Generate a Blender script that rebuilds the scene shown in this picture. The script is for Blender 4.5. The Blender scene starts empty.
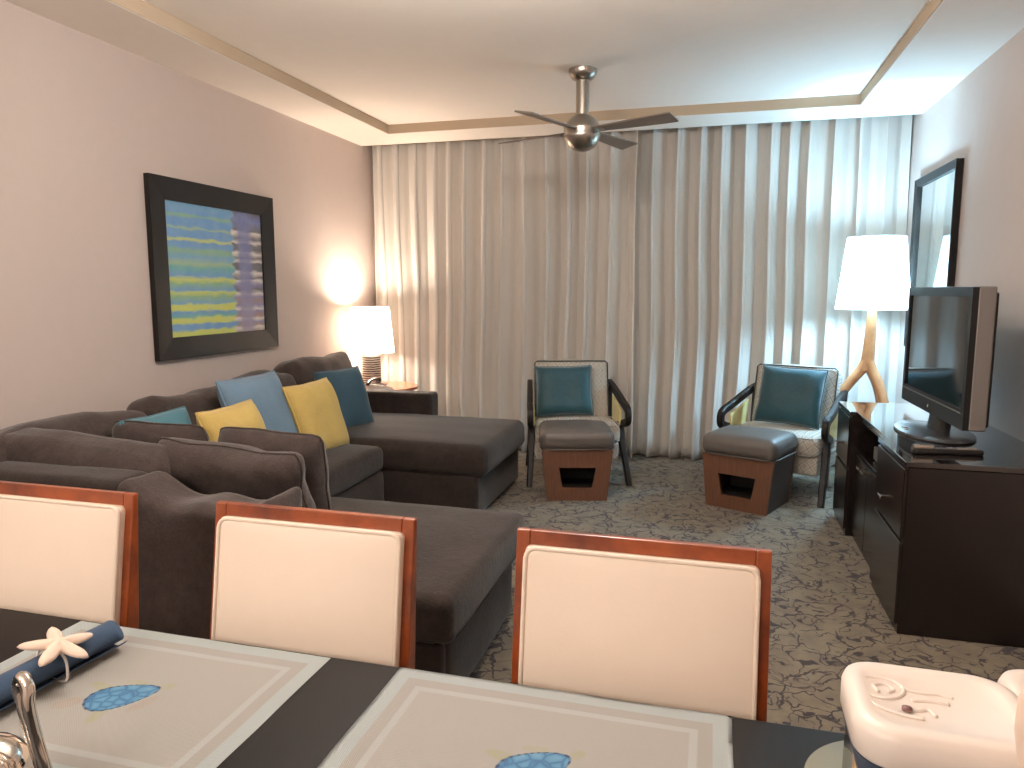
import bpy, bmesh, math, random
from mathutils import Vector, Matrix, noise
R = math.radians
C = bpy.context.scene.collection
random.seed(7)

# ------------------------------------------------------------------ helpers
def tag(o, label=None, cat=None, group=None, kind=None):
    if label: o['label'] = label
    if cat: o['category'] = cat
    if group: o['group'] = group
    if kind: o['kind'] = kind
    return o

def thing(name, label, cat, loc=(0, 0, 0), rz=0.0, group=None):
    o = bpy.data.objects.new(name, None)
    o.empty_display_size = .1
    C.objects.link(o)
    o.location = loc
    o.rotation_euler = (0, 0, rz)
    return tag(o, label, cat, group)

def obj(name, bm, m, parent=None, smooth=True, auto=None):
    me = bpy.data.meshes.new(name)
    bmesh.ops.recalc_face_normals(bm, faces=bm.faces)
    bm.to_mesh(me)
    bm.free()
    if smooth:
        for p in me.polygons: p.use_smooth = True
        if auto: me.set_sharp_from_angle(angle=R(auto))
    o = bpy.data.objects.new(name, me)
    for mm in (m if isinstance(m, (list, tuple)) else [m]):
        me.materials.append(mm)
    C.objects.link(o)
    if parent: o.parent = parent
    return o

def struct(name, bm, m, smooth=False):
    return tag(obj(name, bm, m, None, smooth), kind='structure')

def copy_tree(o, parent=None):
    c = o.copy(); C.objects.link(c)
    if parent: c.parent = parent
    for ch in list(o.children): copy_tree(ch, c)
    return c

def merge(bm, tmp, M=None):
    if M is not None: bmesh.ops.transform(tmp, matrix=M, verts=tmp.verts)
    me = bpy.data.meshes.new('t'); tmp.to_mesh(me); tmp.free()
    bm.from_mesh(me); bpy.data.meshes.remove(me)

def new(): return bmesh.new()

def box(bm, x0, x1, y0, y1, z0, z1, bev=0.0, seg=2, M=None):
    t = bmesh.new()
    bmesh.ops.create_cube(t, size=1)
    for v in t.verts:
        v.co = Vector((x0 + (v.co.x + .5) * (x1 - x0), y0 + (v.co.y + .5) * (y1 - y0), z0 + (v.co.z + .5) * (z1 - z0)))
    if bev > 0:
        bmesh.ops.bevel(t, geom=list(t.edges), offset=bev, segments=seg, profile=.5, affect='EDGES')
    merge(bm, t, M)
    return bm

def quad(bm, a, b, c, d):
    return bm.faces.new([bm.verts.new(p) for p in (a, b, c, d)])

def lathe(bm, prof, n=40, M=None, cap0=True, cap1=True):
    t = bmesh.new()
    rings = []
    for r, z in prof:
        rings.append([t.verts.new((r * math.cos(2 * math.pi * k / n), r * math.sin(2 * math.pi * k / n), z)) for k in range(n)])
    for a, b in zip(rings, rings[1:]):
        for k in range(n):
            t.faces.new((a[k], a[(k + 1) % n], b[(k + 1) % n], b[k]))
    if cap0: t.faces.new(rings[0])
    if cap1: t.faces.new(rings[-1])
    merge(bm, t, M)
    return bm

def smooth_path(pts, k=6, closed=False):
    P = [Vector(p) for p in pts]
    n = len(P); out = []
    rng = range(n) if closed else range(n - 1)
    for i in rng:
        if closed: p0, p1, p2, p3 = P[(i - 1) % n], P[i], P[(i + 1) % n], P[(i + 2) % n]
        else: p0, p1, p2, p3 = P[max(i - 1, 0)], P[i], P[i + 1], P[min(i + 2, n - 1)]
        for j in range(k):
            t = j / k
            out.append(.5 * ((2 * p1) + (p2 - p0) * t + (2 * p0 - 5 * p1 + 4 * p2 - p3) * t * t + (3 * p1 - p0 - 3 * p2 + p3) * t ** 3))
    if not closed: out.append(P[-1].copy())
    return out

def sweep(bm, pts, prof, up=None, closed=False, scale=None, M=None):
    """sweep a 2-D profile [(a,b)] along pts; a along the side axis, b along the up axis"""
    t = bmesh.new()
    P = [Vector(p) for p in pts]; n = len(P)
    rings = []; u = None
    for i in range(n):
        if closed: d = P[(i + 1) % n] - P[(i - 1) % n]
        else: d = P[min(i + 1, n - 1)] - P[max(i - 1, 0)]
        d.normalize()
        if up is not None:
            s = d.cross(Vector(up))
            if s.length < 1e-6: s = Vector((1, 0, 0))
            s.normalize(); w = s.cross(d)
        else:
            if u is None: u = d.orthogonal().normalized()
            u = (u - d * u.dot(d)).normalized()
            w = u; s = d.cross(w)
        k = scale[i] if scale else 1.0
        rings.append([t.verts.new(P[i] + (s * a + w * b) * k) for a, b in prof])
    m = len(prof)
    for i in range(n if closed else n - 1):
        a, b = rings[i], rings[(i + 1) % n]
        for k in range(m):
            t.faces.new((a[k], a[(k + 1) % m], b[(k + 1) % m], b[k]))
    if not closed:
        t.faces.new(rings[0]); t.faces.new(rings[-1])
    merge(bm, t, M)
    return bm

def circ(r, n=10): return [(r * math.cos(2 * math.pi * k / n), r * math.sin(2 * math.pi * k / n)) for k in range(n)]
def rrect(w, h, c=.18):
    c = c * min(w, h); w /= 2; h /= 2
    return [(w - c, -h), (w, -h + c), (w, h - c), (w - c, h), (-w + c, h), (-w, h - c), (-w, -h + c), (-w + c, -h)]

def prism(bm, poly, t0, t1, axis='y', bev=0, M=None):
    """extrude 2-D poly; axis y: poly=(x,z) ; axis x: poly=(y,z); axis z: poly=(x,y)"""
    t = bmesh.new()
    f = {'y': lambda a, b, c: (a, c, b), 'x': lambda a, b, c: (c, a, b), 'z': lambda a, b, c: (a, b, c)}[axis]
    A = [t.verts.new(f(a, b, t0)) for a, b in poly]
    B = [t.verts.new(f(a, b, t1)) for a, b in poly]
    n = len(poly)
    t.faces.new(A); t.faces.new(B)
    for k in range(n): t.faces.new((A[k], A[(k + 1) % n], B[(k + 1) % n], B[k]))
    bmesh.ops.recalc_face_normals(t, faces=t.faces)
    if bev: bmesh.ops.bevel(t, geom=list(t.edges), offset=bev, segments=2, profile=.5, affect='EDGES')
    merge(bm, t, M)
    return bm

def axis_coords(h, r, n):
    c = [-h + r * (1 - math.cos(a)) for a in (0, .4, .8, 1.2)]
    inner = h - r
    m = [-inner + 2 * inner * k / n for k in range(n + 1)]
    return sorted(set(round(q, 6) for q in c + m + [-q for q in c]))

def softbox(bm, x0, x1, y0, y1, z0, z1, r=.05, puff=(0, 0, 0), wob=.006, freq=5, fn=None, n=12, M=None, seed=0):
    """upholstered block: rounded edges, puffed faces, soft wobble"""
    hx, hy, hz = (x1 - x0) / 2, (y1 - y0) / 2, (z1 - z0) / 2
    c = Vector(((x0 + x1) / 2, (y0 + y1) / 2, (z0 + z1) / 2))
    r = min(r, hx * .98, hy * .98, hz * .98)
    t = bmesh.new(); H = (hx, hy, hz)
    ax = [axis_coords(h, r, n) for h in H]
    for d in range(3):
        e, f = [(1, 2), (2, 0), (0, 1)][d]
        for s in (-1, 1):
            g = []
            for a in ax[e]:
                row = []
                for b in ax[f]:
                    p = [0, 0, 0]; p[d] = s * H[d]; p[e] = a; p[f] = b
                    row.append(t.verts.new(p))
                g.append(row)
            for i in range(len(g) - 1):
                for j in range(len(g[0]) - 1):
                    t.faces.new((g[i][j], g[i + 1][j], g[i + 1][j + 1], g[i][j + 1]))
    bmesh.ops.remove_doubles(t, verts=t.verts, dist=1e-5)
    off = Vector((seed * 3.1, seed * 1.7, seed * 2.3))
    for v in t.verts:
        p = v.co.copy()
        q = Vector([max(-(H[i] - r), min(H[i] - r, p[i])) for i in range(3)])
        d = p - q
        if d.length > 1e-9: p = q + d.normalized() * r
        uu = [max(-1, min(1, p[i] / H[i])) for i in range(3)]
        for i in range(3):
            j, k = [(1, 2), (0, 2), (0, 1)][i]
            p[i] += puff[i] * (uu[i]) * (1 - uu[j] ** 2) * (1 - uu[k] ** 2) * (1 if abs(uu[i]) > .3 else 0)
        p = p + c
        if wob:
            w = noise.noise_vector(p * freq + off) * wob + noise.noise_vector(p * freq * 2.7 + off) * wob * .4
            p += w
        if fn: p = Vector(fn(p))
        v.co = p
    merge(bm, t, M)
    return bm

def pillow_bm(w, h, t, seed=0, n=22, pinch=.07, wob=.008, droop=0.0, soft=.03):
    """scatter cushion in its local XY plane (x width, y height, z thickness)"""
    bm = bmesh.new(); off = Vector((seed * 5.3, seed * 2.9, 1.7))
    def pos(u, v, s):
        x = w / 2 * u * (1 - pinch * (1 - v * v) * u * u)
        y = h / 2 * v * (1 - pinch * (1 - u * u) * v * v)
        c = 1 - soft * (u * v) ** 4; x *= c; y *= c
        th = t / 2 * max(0, (1 - u ** 4) * (1 - v ** 4)) ** .55
        p = Vector((x, y, s * th))
        k = (1 - max(abs(u), abs(v)) ** 6)
        p.z += s * wob * k * noise.noise(p * 9 + off) + wob * 1.4 * noise.noise(p * 4 - off)
        p.x += wob * .6 * noise.noise(Vector((u * 2, v * 2, 3)) + off)
        p.y += wob * .6 * noise.noise(Vector((u * 2, v * 2, 9)) + off) - droop * (1 - u * u) * (v > 0) * v
        return p
    g = {}
    for s in (1, -1):
        for i in range(n + 1):
            for j in range(n + 1):
                edge = i in (0, n) or j in (0, n)
                if edge and s == -1: g[s, i, j] = g[1, i, j]; continue
                ui = math.sin((2 * i / n - 1) * math.pi / 2) * .6 + (2 * i / n - 1) * .4
                vj = math.sin((2 * j / n - 1) * math.pi / 2) * .6 + (2 * j / n - 1) * .4
                g[s, i, j] = bm.verts.new(pos(ui, vj, s))
    for s in (1, -1):
        for i in range(n):
            for j in range(n):
                bm.faces.new((g[s, i, j], g[s, i + 1, j], g[s, i + 1, j + 1], g[s, i, j + 1]))
    loop = [g[1, i, 0] for i in range(n)] + [g[1, n, j] for j in range(n)] + [g[1, n - i, n] for i in range(n)] + [g[1, 0, n - j] for j in range(n)]
    return bm, [v.co.copy() for v in loop]

def frame_matrix(center, u, v):
    u = Vector(u).normalized(); v = Vector(v); v = (v - u * v.dot(u)).normalized(); w = u.cross(v)
    M = Matrix((u, v, w)).transposed().to_4x4()
    M.translation = Vector(center)
    return M

def pillow(name, label, cat, mat, center, u, v, w, h, t, seed, group=None, pip=None, pr=.005, pinch=.07, wob=.008, droop=0.0, soft=.03):
    bm, loop = pillow_bm(w, h, t, seed, pinch=pinch, wob=wob, droop=droop, soft=soft)
    o = obj(name, bm, mat)
    o.matrix_world = frame_matrix(center, u, v)
    tag(o, label, cat, group)
    b = new(); sweep(b, loop, circ(pr, 6), closed=True)
    obj('piping', b, pip or mat, o)
    return o

# ------------------------------------------------------------------ lamp and added fill globe colours and power (watts)
TL_C, TL_W = (1.0, .80, .64), 105
FL_C, FL_W = (.42, .74, 1.0), 165
FILL_C = (1.0, .91, .83)
FILL_GLOBES = ((-2.4, -1.0, 1.95, 47), (-1.6, -1.2, 1.95, 47), (-.8, -1.1, 1.95, 47), (-1.0, 2.2, 2.44, 60), (-.35, 2.25, 2.44, 60))  # unseen globes, added to raise the light on chairs, walls and ceiling
# ------------------------------------------------------------------ materials
def srgb(r, g, b):
    f = lambda c: (c / 255 / 12.92) if c / 255 <= .04045 else ((c / 255 + .055) / 1.055) ** 2.4
    return (f(r), f(g), f(b), 1)

class N:
    """tiny node-tree writer"""
    def __init__(s, name):
        s.m = bpy.data.materials.new(name); s.m.use_nodes = True
        s.t = s.m.node_tree; s.b = s.t.nodes['Principled BSDF']; s.out = s.t.nodes['Material Output']
    def n(s, kind, **kw):
        q = s.t.nodes.new(kind)
        for k, v in kw.items():
            if k in q.inputs.keys() if isinstance(k, str) else False: q.inputs[k].default_value = v
            else: setattr(q, k, v)
        return q
    def l(s, a, b): s.t.links.new(a, b)
    def val(s, v): 
        q = s.t.nodes.new('ShaderNodeValue'); q.outputs[0].default_value = v; return q.outputs[0]
    def math(s, op, a, b=None, c=None, clamp=False):
        q = s.t.nodes.new('ShaderNodeMath'); q.operation = op; q.use_clamp = clamp
        for i, x in enumerate((a, b, c)):
            if x is None: continue
            if isinstance(x, (int, float)): q.inputs[i].default_value = x
            else: s.l(x, q.inputs[i])
        return q.outputs[0]
    def mix(s, f, a, b):
        q = s.t.nodes.new('ShaderNodeMix'); q.data_type = 'RGBA'
        for i, x in ((0, f), (6, a), (7, b)):
            if isinstance(x, (int, float)): q.inputs[i].default_value = x
            elif isinstance(x, tuple): q.inputs[i].default_value = x
            else: s.l(x, q.inputs[i])
        return q.outputs[2]
    def coords(s, scale=(1, 1, 1), kind='Object', rot=(0, 0, 0)):
        tc = s.t.nodes.new('ShaderNodeTexCoord'); mp = s.t.nodes.new('ShaderNodeMapping')
        mp.inputs['Scale'].default_value = scale; mp.inputs['Rotation'].default_value = rot
        s.l(tc.outputs[kind], mp.inputs['Vector']); return mp.outputs[0]
    def noise(s, vec, scale, detail=4, rough=.5, col=False):
        q = s.t.nodes.new('ShaderNodeTexNoise'); q.inputs['Scale'].default_value = scale
        q.inputs['Detail'].default_value = detail; q.inputs['Roughness'].default_value = rough
        s.l(vec, q.inputs['Vector']); return q.outputs['Color' if col else 'Fac']
    def ramp(s, f, stops, interp='LINEAR'):
        q = s.t.nodes.new('ShaderNodeValToRGB'); e = q.color_ramp.elements; q.color_ramp.interpolation = interp
        while len(e) < len(stops): e.new(.5)
        for el, (p, c) in zip(e, sorted(stops, key=lambda z: z[0])):
            el.position = p; el.color = c if len(c) == 4 else (*c, 1)
        s.l(f, q.inputs[0]); return q.outputs[0]
    def bump(s, h, strength=.3, dist=.01):
        q = s.t.nodes.new('ShaderNodeBump'); q.inputs['Strength'].default_value = strength; q.inputs['Distance'].default_value = dist
        s.l(h, q.inputs['Height']); s.l(q.outputs[0], s.b.inputs['Normal'])
    def set(s, **kw):
        for k, v in kw.items():
            k = k.replace('_', ' ')
            if isinstance(v, (int, float, tuple)): s.b.inputs[k].default_value = v
            else: s.l(v, s.b.inputs[k])
        return s

def plain(name, col, rough=.5, metal=0.0, var=.12, scale=14, bump=0.0, bscale=60, spec=.5, **kw):
    k = N(name); v = k.coords()
    f = k.noise(v, scale, 5)
    d = tuple(c * (1 - var) for c in col[:3]) + (1,); e = tuple(min(1, c * (1 + var)) for c in col[:3]) + (1,)
    k.set(Base_Color=k.mix(f, d, e), Roughness=rough, Metallic=metal, Specular_IOR_Level=spec)
    if bump: k.bump(k.noise(v, bscale, 4, .6), bump, .004)
    for a, b in kw.items(): k.b.inputs[a.replace('_', ' ')].default_value = b
    return k.m

def fabric(name, col, scale=160, var=.25, sheen=.3, rough=.9, bump=.35, spec=.15):
    k = N(name); v = k.coords()
    f = k.noise(v, 7, 4, .6); g = k.noise(v, scale, 3, .7)
    fg = k.math('ADD', k.math('MULTIPLY', f, .5), k.math('MULTIPLY', g, .5))
    d = tuple(c * (1 - var) for c in col[:3]) + (1,); e = tuple(min(1, c * (1 + var)) for c in col[:3]) + (1,)
    k.set(Base_Color=k.ramp(fg, [(.3, d), (.7, e)]), Roughness=rough, Specular_IOR_Level=spec, Sheen_Weight=sheen, Sheen_Roughness=.4)
    if scale <= 130 and rough > .8:                    # chenille: soft crushed patches
        p = k.noise(v, 26, 4, .65); fg = k.math('ADD', k.math('MULTIPLY', fg, .6), k.math('MULTIPLY', p, .4))
        k.set(Base_Color=k.ramp(fg, [(.32, d), (.66, e)])); k.bump(k.math('ADD', g, k.math('MULTIPLY', p, .8)), bump * 1.4, .005)
    else: k.bump(g, bump, .003)
    return k.m

def wood(name, dark, light, rough=.3, scale=(3, 3, 26), spec=.5, coat=0.0):
    k = N(name); v = k.coords(scale)
    f = k.noise(v, 3.0, 6, .6); g = k.noise(v, 11, 3, .6)
    fg = k.math('ADD', k.math('MULTIPLY', f, .7), k.math('MULTIPLY', g, .3))
    k.set(Base_Color=k.ramp(fg, [(.32, dark), (.68, light)]), Roughness=rough, Specular_IOR_Level=spec, Coat_Weight=coat, Coat_Roughness=.15)
    return k.m

M_ = {}
M_['wall'] = plain('wall_paint', srgb(192, 178, 170), .85, var=.03, bump=.06, bscale=220)
M_['ceil'] = plain('ceiling_paint', srgb(242, 234, 224), .9, var=.02, bump=.05, bscale=220)
M_['ceiltrim'] = plain('ceiling_trim_paint', srgb(180, 161, 138), .8, var=.03)
M_['brown'] = fabric('brown_chenille', srgb(46, 39, 36), 110, .42, .2)
M_['brown2'] = fabric('brown_chenille_cushion', srgb(62, 53, 50), 95, .42, .25)
M_['yellow'] = fabric('yellow_linen', srgb(190, 164, 98), 140, .14, .25)
M_['blue'] = fabric('blue_linen', srgb(104, 128, 148), 140, .14, .25)
M_['teal'] = fabric('dark_teal_linen', srgb(54, 78, 90), 140, .16, .25)
M_['teal_s'] = fabric('mid_teal_linen', srgb(74, 112, 124), 140, .16, .25)
M_['tealsilk'] = fabric('teal_silk', srgb(18, 64, 74), 60, .35, .8, rough=.58, bump=.3, spec=.45)
M_['leather'] = plain('cream_leather', srgb(236, 218, 200), .42, var=.03, bump=.08, bscale=160)
M_['mahog'] = wood('mahogany', srgb(100, 42, 18), srgb(158, 76, 32), .28, (3, 3, 3), coat=.35)
M_['espresso'] = wood('espresso_wood', srgb(9, 7, 6), srgb(18, 13, 11), .5, (26, 3, 3), spec=.2)
M_['console'] = wood('console_wood', srgb(16, 11, 10), srgb(28, 19, 17), .26, (4, 3, 24), coat=.2)
M_['consoletop'] = wood('console_top_lacquer', srgb(20, 14, 13), srgb(32, 23, 20), .05, (3, 24, 3), spec=.8, coat=1.0)
M_['consoletop'].node_tree.nodes['Principled BSDF'].inputs['Coat Roughness'].default_value = .04
M_['armwood'] = wood('dark_arm_wood', srgb(18, 13, 11), srgb(30, 21, 17), .5, (3, 3, 20), spec=.3)
M_['ottowood'] = wood('reddish_ottoman_wood', srgb(84, 54, 38), srgb(106, 69, 48), .5, (24, 3, 3))
M_['ottoleather'] = plain('grey_brown_leather', srgb(88, 82, 78), .5, var=.15, bump=.15, bscale=120)
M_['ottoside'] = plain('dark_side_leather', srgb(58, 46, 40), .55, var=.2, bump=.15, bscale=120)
M_['recess_shade'] = plain('painted_recess_shade', srgb(22, 17, 15), .7)  # shade of the ottoman hollow, put into the colour of its inner parts
M_['blondwood'] = wood('honey_wood', srgb(176, 124, 82), srgb(208, 158, 112), .4, (4, 4, 2))
M_['redwood'] = wood('side_table_wood', srgb(128, 72, 44), srgb(160, 96, 62), .25, (14, 3, 3), coat=.3)
M_['steel'] = plain('brushed_nickel', srgb(176, 168, 158), .3, 1.0, var=.08, scale=40)
M_['blade'] = plain('fan_blade_silver', srgb(128, 116, 106), .4, .35, var=.08)
M_['chrome'] = plain('polished_chrome', srgb(215, 208, 200), .06, 1.0, var=.01)
M_['frame'] = plain('black_picture_frame', srgb(26, 22, 20), .6, var=.15, scale=30, spec=.25)
M_['mirror'] = plain('mirror_silver', srgb(225, 228, 228), .02, 1.0, var=0)
M_['tvblack'] = plain('tv_black_plastic', srgb(14, 13, 14), .5, var=.05, spec=.35)
M_['tvscreen'] = plain('tv_glass', srgb(9, 9, 11), .06, var=0, spec=.6)
M_['tvsilver'] = plain('tv_silver_plastic', srgb(112, 107, 103), .45, .2, var=.04)
M_['white'] = plain('white_plastic', srgb(228, 216, 206), .4, var=.01)
M_['whitedull'] = plain('white_paint_metal', srgb(232, 226, 218), .6, var=.01)
M_['black'] = plain('black_plastic', srgb(20, 19, 19), .3, var=.05)
M_['navy'] = fabric('blue_napkin_cotton', srgb(88, 110, 138), 220, .12, .2)
M_['cream'] = plain('cream_shell', srgb(226, 202, 184), .6, var=.06, scale=40, bump=.2, bscale=90)
M_['cord'] = plain('pale_cord', srgb(208, 202, 196), .7, var=.1)
M_['darkpipe'] = plain('dark_piping', srgb(60, 60, 56), .8)
M_['paleyellow'] = fabric('pale_yellow_panel', srgb(218, 202, 136), 120, .1, .2)
M_['standgrey'] = plain('tv_stand_grey', srgb(96, 94, 96), .25, .6, var=.04)
M_['tan'] = plain('tan_card', srgb(205, 168, 128), .7, var=.12)

def m_carpet():
    k = N('patterned_carpet'); v = k.coords()
    wv = k.noise(v, 6.0, 3, .55, col=True)
    q = k.n('ShaderNodeVectorMath', operation='MULTIPLY_ADD'); k.l(wv, q.inputs[0]); q.inputs[1].default_value = (.16, .16, 0); k.l(v, q.inputs[2])
    wv2 = k.noise(v, 19.0, 2, .5, col=True)
    q2 = k.n('ShaderNodeVectorMath', operation='MULTIPLY_ADD'); k.l(wv2, q2.inputs[0]); q2.inputs[1].default_value = (.05, .05, 0); k.l(q.outputs[0], q2.inputs[2])
    def vor(scale, w0, w1, src):
        t = k.n('ShaderNodeTexVoronoi', feature='DISTANCE_TO_EDGE'); t.voronoi_dimensions = '2D'
        t.inputs['Scale'].default_value = scale; k.l(src, t.inputs['Vector'])
        return k.ramp(t.outputs['Distance'], [(w0, (1, 1, 1, 1)), (w1, (0, 0, 0, 1))])
    def contour(scale, det, lo, hi, src, lev=.5):
        d = k.math('ABSOLUTE', k.math('SUBTRACT', k.noise(src, scale, det, .5), lev))
        return k.ramp(d, [(lo, (1, 1, 1, 1)), (hi, (0, 0, 0, 1))])
    def gate(scale, lo, hi, off):
        p = k.n('ShaderNodeVectorMath', operation='ADD'); k.l(v, p.inputs[0]); p.inputs[1].default_value = (off, off * .7, 0)
        return k.ramp(k.noise(p.outputs[0], scale, 2), [(lo, (0, 0, 0, 1)), (hi, (1, 1, 1, 1))])
    a2 = k.math('MULTIPLY', vor(6.0, .020, .042, q2.outputs[0]), gate(5.5, .42, .50, 3.1))
    b2 = k.math('MULTIPLY', contour(8.5, 1.2, .008, .019, q2.outputs[0]), gate(6.5, .40, .48, 7.7))
    b3 = k.math('MULTIPLY', contour(14, .8, .014, .031, q.outputs[0], .47), gate(8.0, .50, .56, 1.9))
    c = k.ramp(k.noise(q2.outputs[0], 30, 3, .6), [(.60, (0, 0, 0, 1)), (.65, (1, 1, 1, 1))])
    c2 = k.math('MULTIPLY', c, gate(7.0, .52, .60, 5.3))
    mask = k.math('MAXIMUM', k.math('MAXIMUM', a2, k.math('MAXIMUM', b2, b3)), k.math('MULTIPLY', c2, .85))
    base = k.ramp(k.noise(v, 9, 4, .6), [(.3, srgb(108, 99, 86)), (.5, srgb(122, 111, 95)), (.62, srgb(130, 121, 100)), (.72, srgb(112, 112, 110))])
    fine = k.noise(v, 300, 2, .7)
    base = k.mix(k.math('MULTIPLY', fine, .35), base, srgb(72, 66, 60))
    k.set(Base_Color=k.mix(k.math('MULTIPLY', mask, .92), base, srgb(40, 34, 41)), Roughness=.95, Specular_IOR_Level=.1, Sheen_Weight=.15)
    k.bump(fine, .5, .004)
    return k.m
M_['carpet'] = m_carpet()

def m_curtain():
    k = N('curtain_cloth'); v = k.coords()
    weave = k.noise(v, 400, 2, .6)
    k.set(Base_Color=k.mix(weave, srgb(212, 206, 198), srgb(228, 223, 216)), Roughness=.85, Specular_IOR_Level=.2, Sheen_Weight=.2)
    tr = k.n('ShaderNodeBsdfTranslucent'); tr.inputs['Color'].default_value = srgb(222, 216, 208)
    mx = k.n('ShaderNodeMixShader'); mx.inputs[0].default_value = .25
    k.l(k.b.outputs[0], mx.inputs[1]); k.l(tr.outputs[0], mx.inputs[2]); k.l(mx.outputs[0], k.out.inputs['Surface'])
    k.bump(weave, .15, .002)
    return k.m
M_['curtain'] = m_curtain()

def m_shade(name, col, fac):
    k = N(name); v = k.coords()
    w = k.noise(v, 250, 2)
    c = k.mix(w, tuple(x * .94 for x in col[:3]) + (1,), col)
    k.set(Base_Color=c, Roughness=.9, Specular_IOR_Level=.1)
    tr = k.n('ShaderNodeBsdfTranslucent'); k.l(c, tr.inputs['Color'])
    mx = k.n('ShaderNodeMixShader'); mx.inputs[0].default_value = fac
    k.l(k.b.outputs[0], mx.inputs[1]); k.l(tr.outputs[0], mx.inputs[2]); k.l(mx.outputs[0], k.out.inputs['Surface'])
    return k.m
M_['shade'] = m_shade('white_linen_shade', srgb(246, 242, 234), .72)
M_['shade2'] = m_shade('parchment_shade', srgb(246, 246, 240), .78)

def m_emit(name, col, s):
    k = N(name); e = k.n('ShaderNodeEmission'); e.inputs['Color'].default_value = (*col, 1); e.inputs['Strength'].default_value = s
    k.l(e.outputs[0], k.out.inputs['Surface']); return k.m

def m_clear(name, tint):
    k = N(name)
    k.set(Base_Color=tint, Roughness=.03, Transmission_Weight=1.0, IOR=1.25, Alpha=1.0)
    return k.m
M_['clear'] = m_clear('clear_acrylic', (.93, .93, .95, 1))
M_['glass'] = plain('grey_green_glass', srgb(128, 130, 118), .12, var=.05, spec=.6)

def m_ribs():
    k = N('ribbed_lamp_base'); v = k.coords((1, 1, 1))
    s = k.n('ShaderNodeSeparateXYZ'); k.l(v, s.inputs[0])
    w = k.noise(v, 22, 3)
    z = k.math('ADD', k.math('MULTIPLY', s.outputs[2], 330), k.math('MULTIPLY', w, 5))
    f = k.math('ADD', k.math('MULTIPLY', k.math('SINE', z), .5), .5)
    k.set(Base_Color=k.ramp(f, [(.3, srgb(60, 50, 44)), (.7, srgb(190, 182, 170))]), Roughness=.4, Metallic=.3)
    return k.m
M_['ribs'] = m_ribs()

def m_armfab():
    k = N('grey_quilted_fabric'); v = k.coords()
    s = k.n('ShaderNodeSeparateXYZ'); k.l(v, s.inputs[0])
    w = k.noise(v, 9, 2)
    def band(a, b):
        z = k.math('ADD', k.math('ADD', k.math('MULTIPLY', s.outputs[0], a), k.math('MULTIPLY', s.outputs[2], b)), k.math('MULTIPLY', w, 2.0))
        return k.math('SINE', z)
    f = k.math('MAXIMUM', band(95, 60), band(-80, 90))
    g = k.noise(v, 150, 2)
    col = k.ramp(f, [(.2, srgb(176, 168, 156)), (.8, srgb(204, 196, 182)), (1, srgb(150, 144, 134))])
    k.set(Base_Color=k.mix(k.math('MULTIPLY', g, .3), col, srgb(110, 106, 102)), Roughness=.85, Specular_IOR_Level=.15, Sheen_Weight=.2)
    k.bump(g, .3, .003)
    return k.m
M_['armfab'] = m_armfab()

def m_art():
    """abstract striped painting; object space, y 0..W across, z 0..H up"""
    W, H = .90, .77
    k = N('striped_abstract_painting'); v = k.coords()
    s = k.n('ShaderNodeSeparateXYZ'); k.l(v, s.inputs[0])
    nz = k.math('MULTIPLY', k.math('SUBTRACT', k.noise(k.coords((1, 3, 10)), 3.0, 4), .5), .05)
    nz2 = k.math('MULTIPLY', k.math('SUBTRACT', k.noise(v, 16, 3), .5), .02)
    z = k.math('ADD', k.math('ADD', k.math('DIVIDE', s.outputs[2], H), nz), nz2)
    B, B2, T, G, Y, G2 = srgb(84, 140, 196), srgb(96, 150, 190), srgb(88, 160, 160), srgb(122, 166, 120), srgb(200, 204, 76), srgb(150, 176, 130)
    L = [(0, Y), (.035, Y), (.05, B), (.085, B), (.10, Y), (.13, Y), (.15, T), (.18, B), (.20, Y), (.235, Y), (.25, B2), (.30, G), (.33, Y), (.35, B), (.40, G), (.43, Y), (.46, B),
         (.52, T), (.55, G2), (.60, B2), (.65, G), (.68, B), (.71, B), (.73, Y), (.75, B), (.80, B), (.815, G2), (.83, B), (.89, B), (.91, G), (.93, B), (1, B2)]
    left = k.ramp(z, L)
    P, D, Wt, O, V = srgb(126, 110, 160), srgb(74, 54, 70), srgb(226, 214, 206), srgb(150, 110, 96), srgb(96, 104, 168)
    Rr = [(0, O), (.03, Wt), (.05, O), (.08, P), (.11, Wt), (.13, O), (.17, P), (.19, Wt), (.22, P), (.26, O), (.29, P), (.32, Wt), (.35, D), (.40, P), (.43, Wt), (.45, D), (.50, Wt), (.52, D), (.57, D), (.59, Wt),
          (.62, D), (.66, Wt), (.68, D), (.73, D), (.75, Wt), (.78, D), (.83, Wt), (.85, D), (.93, V), (1, D)]
    right = k.ramp(z, Rr)
    y = k.math('DIVIDE', s.outputs[1], W)
    ed = k.math('ADD', y, k.math('MULTIPLY', k.math('SINE', k.math('MULTIPLY', z, 70)), .018))
    ed = k.math('ADD', ed, k.math('MULTIPLY', k.math('SUBTRACT', k.noise(v, 20, 3), .5), .05))
    mid = k.ramp(y, [(.70, (0, 0, 0, 1)), (.74, (1, 1, 1, 1)), (.84, (1, 1, 1, 1)), (.90, (0, 0, 0, 1))])
    right = k.mix(k.math('MULTIPLY', mid, .85), right, k.ramp(z, [(.0, srgb(150, 130, 160)), (.4, srgb(108, 104, 160)), (1, srgb(84, 92, 160))]))
    mk = k.ramp(ed, [(.652, (0, 0, 0, 1)), (.672, (1, 1, 1, 1))])
    mott = k.noise(v, 13, 5, .65)
    col = k.mix(mk, left, right)
    col = k.mix(k.math('MULTIPLY', mott, .45), col, srgb(178, 192, 188))
    k.set(Base_Color=col, Roughness=.6, Specular_IOR_Level=.3)
    return k.m
M_['art'] = m_art()

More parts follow.
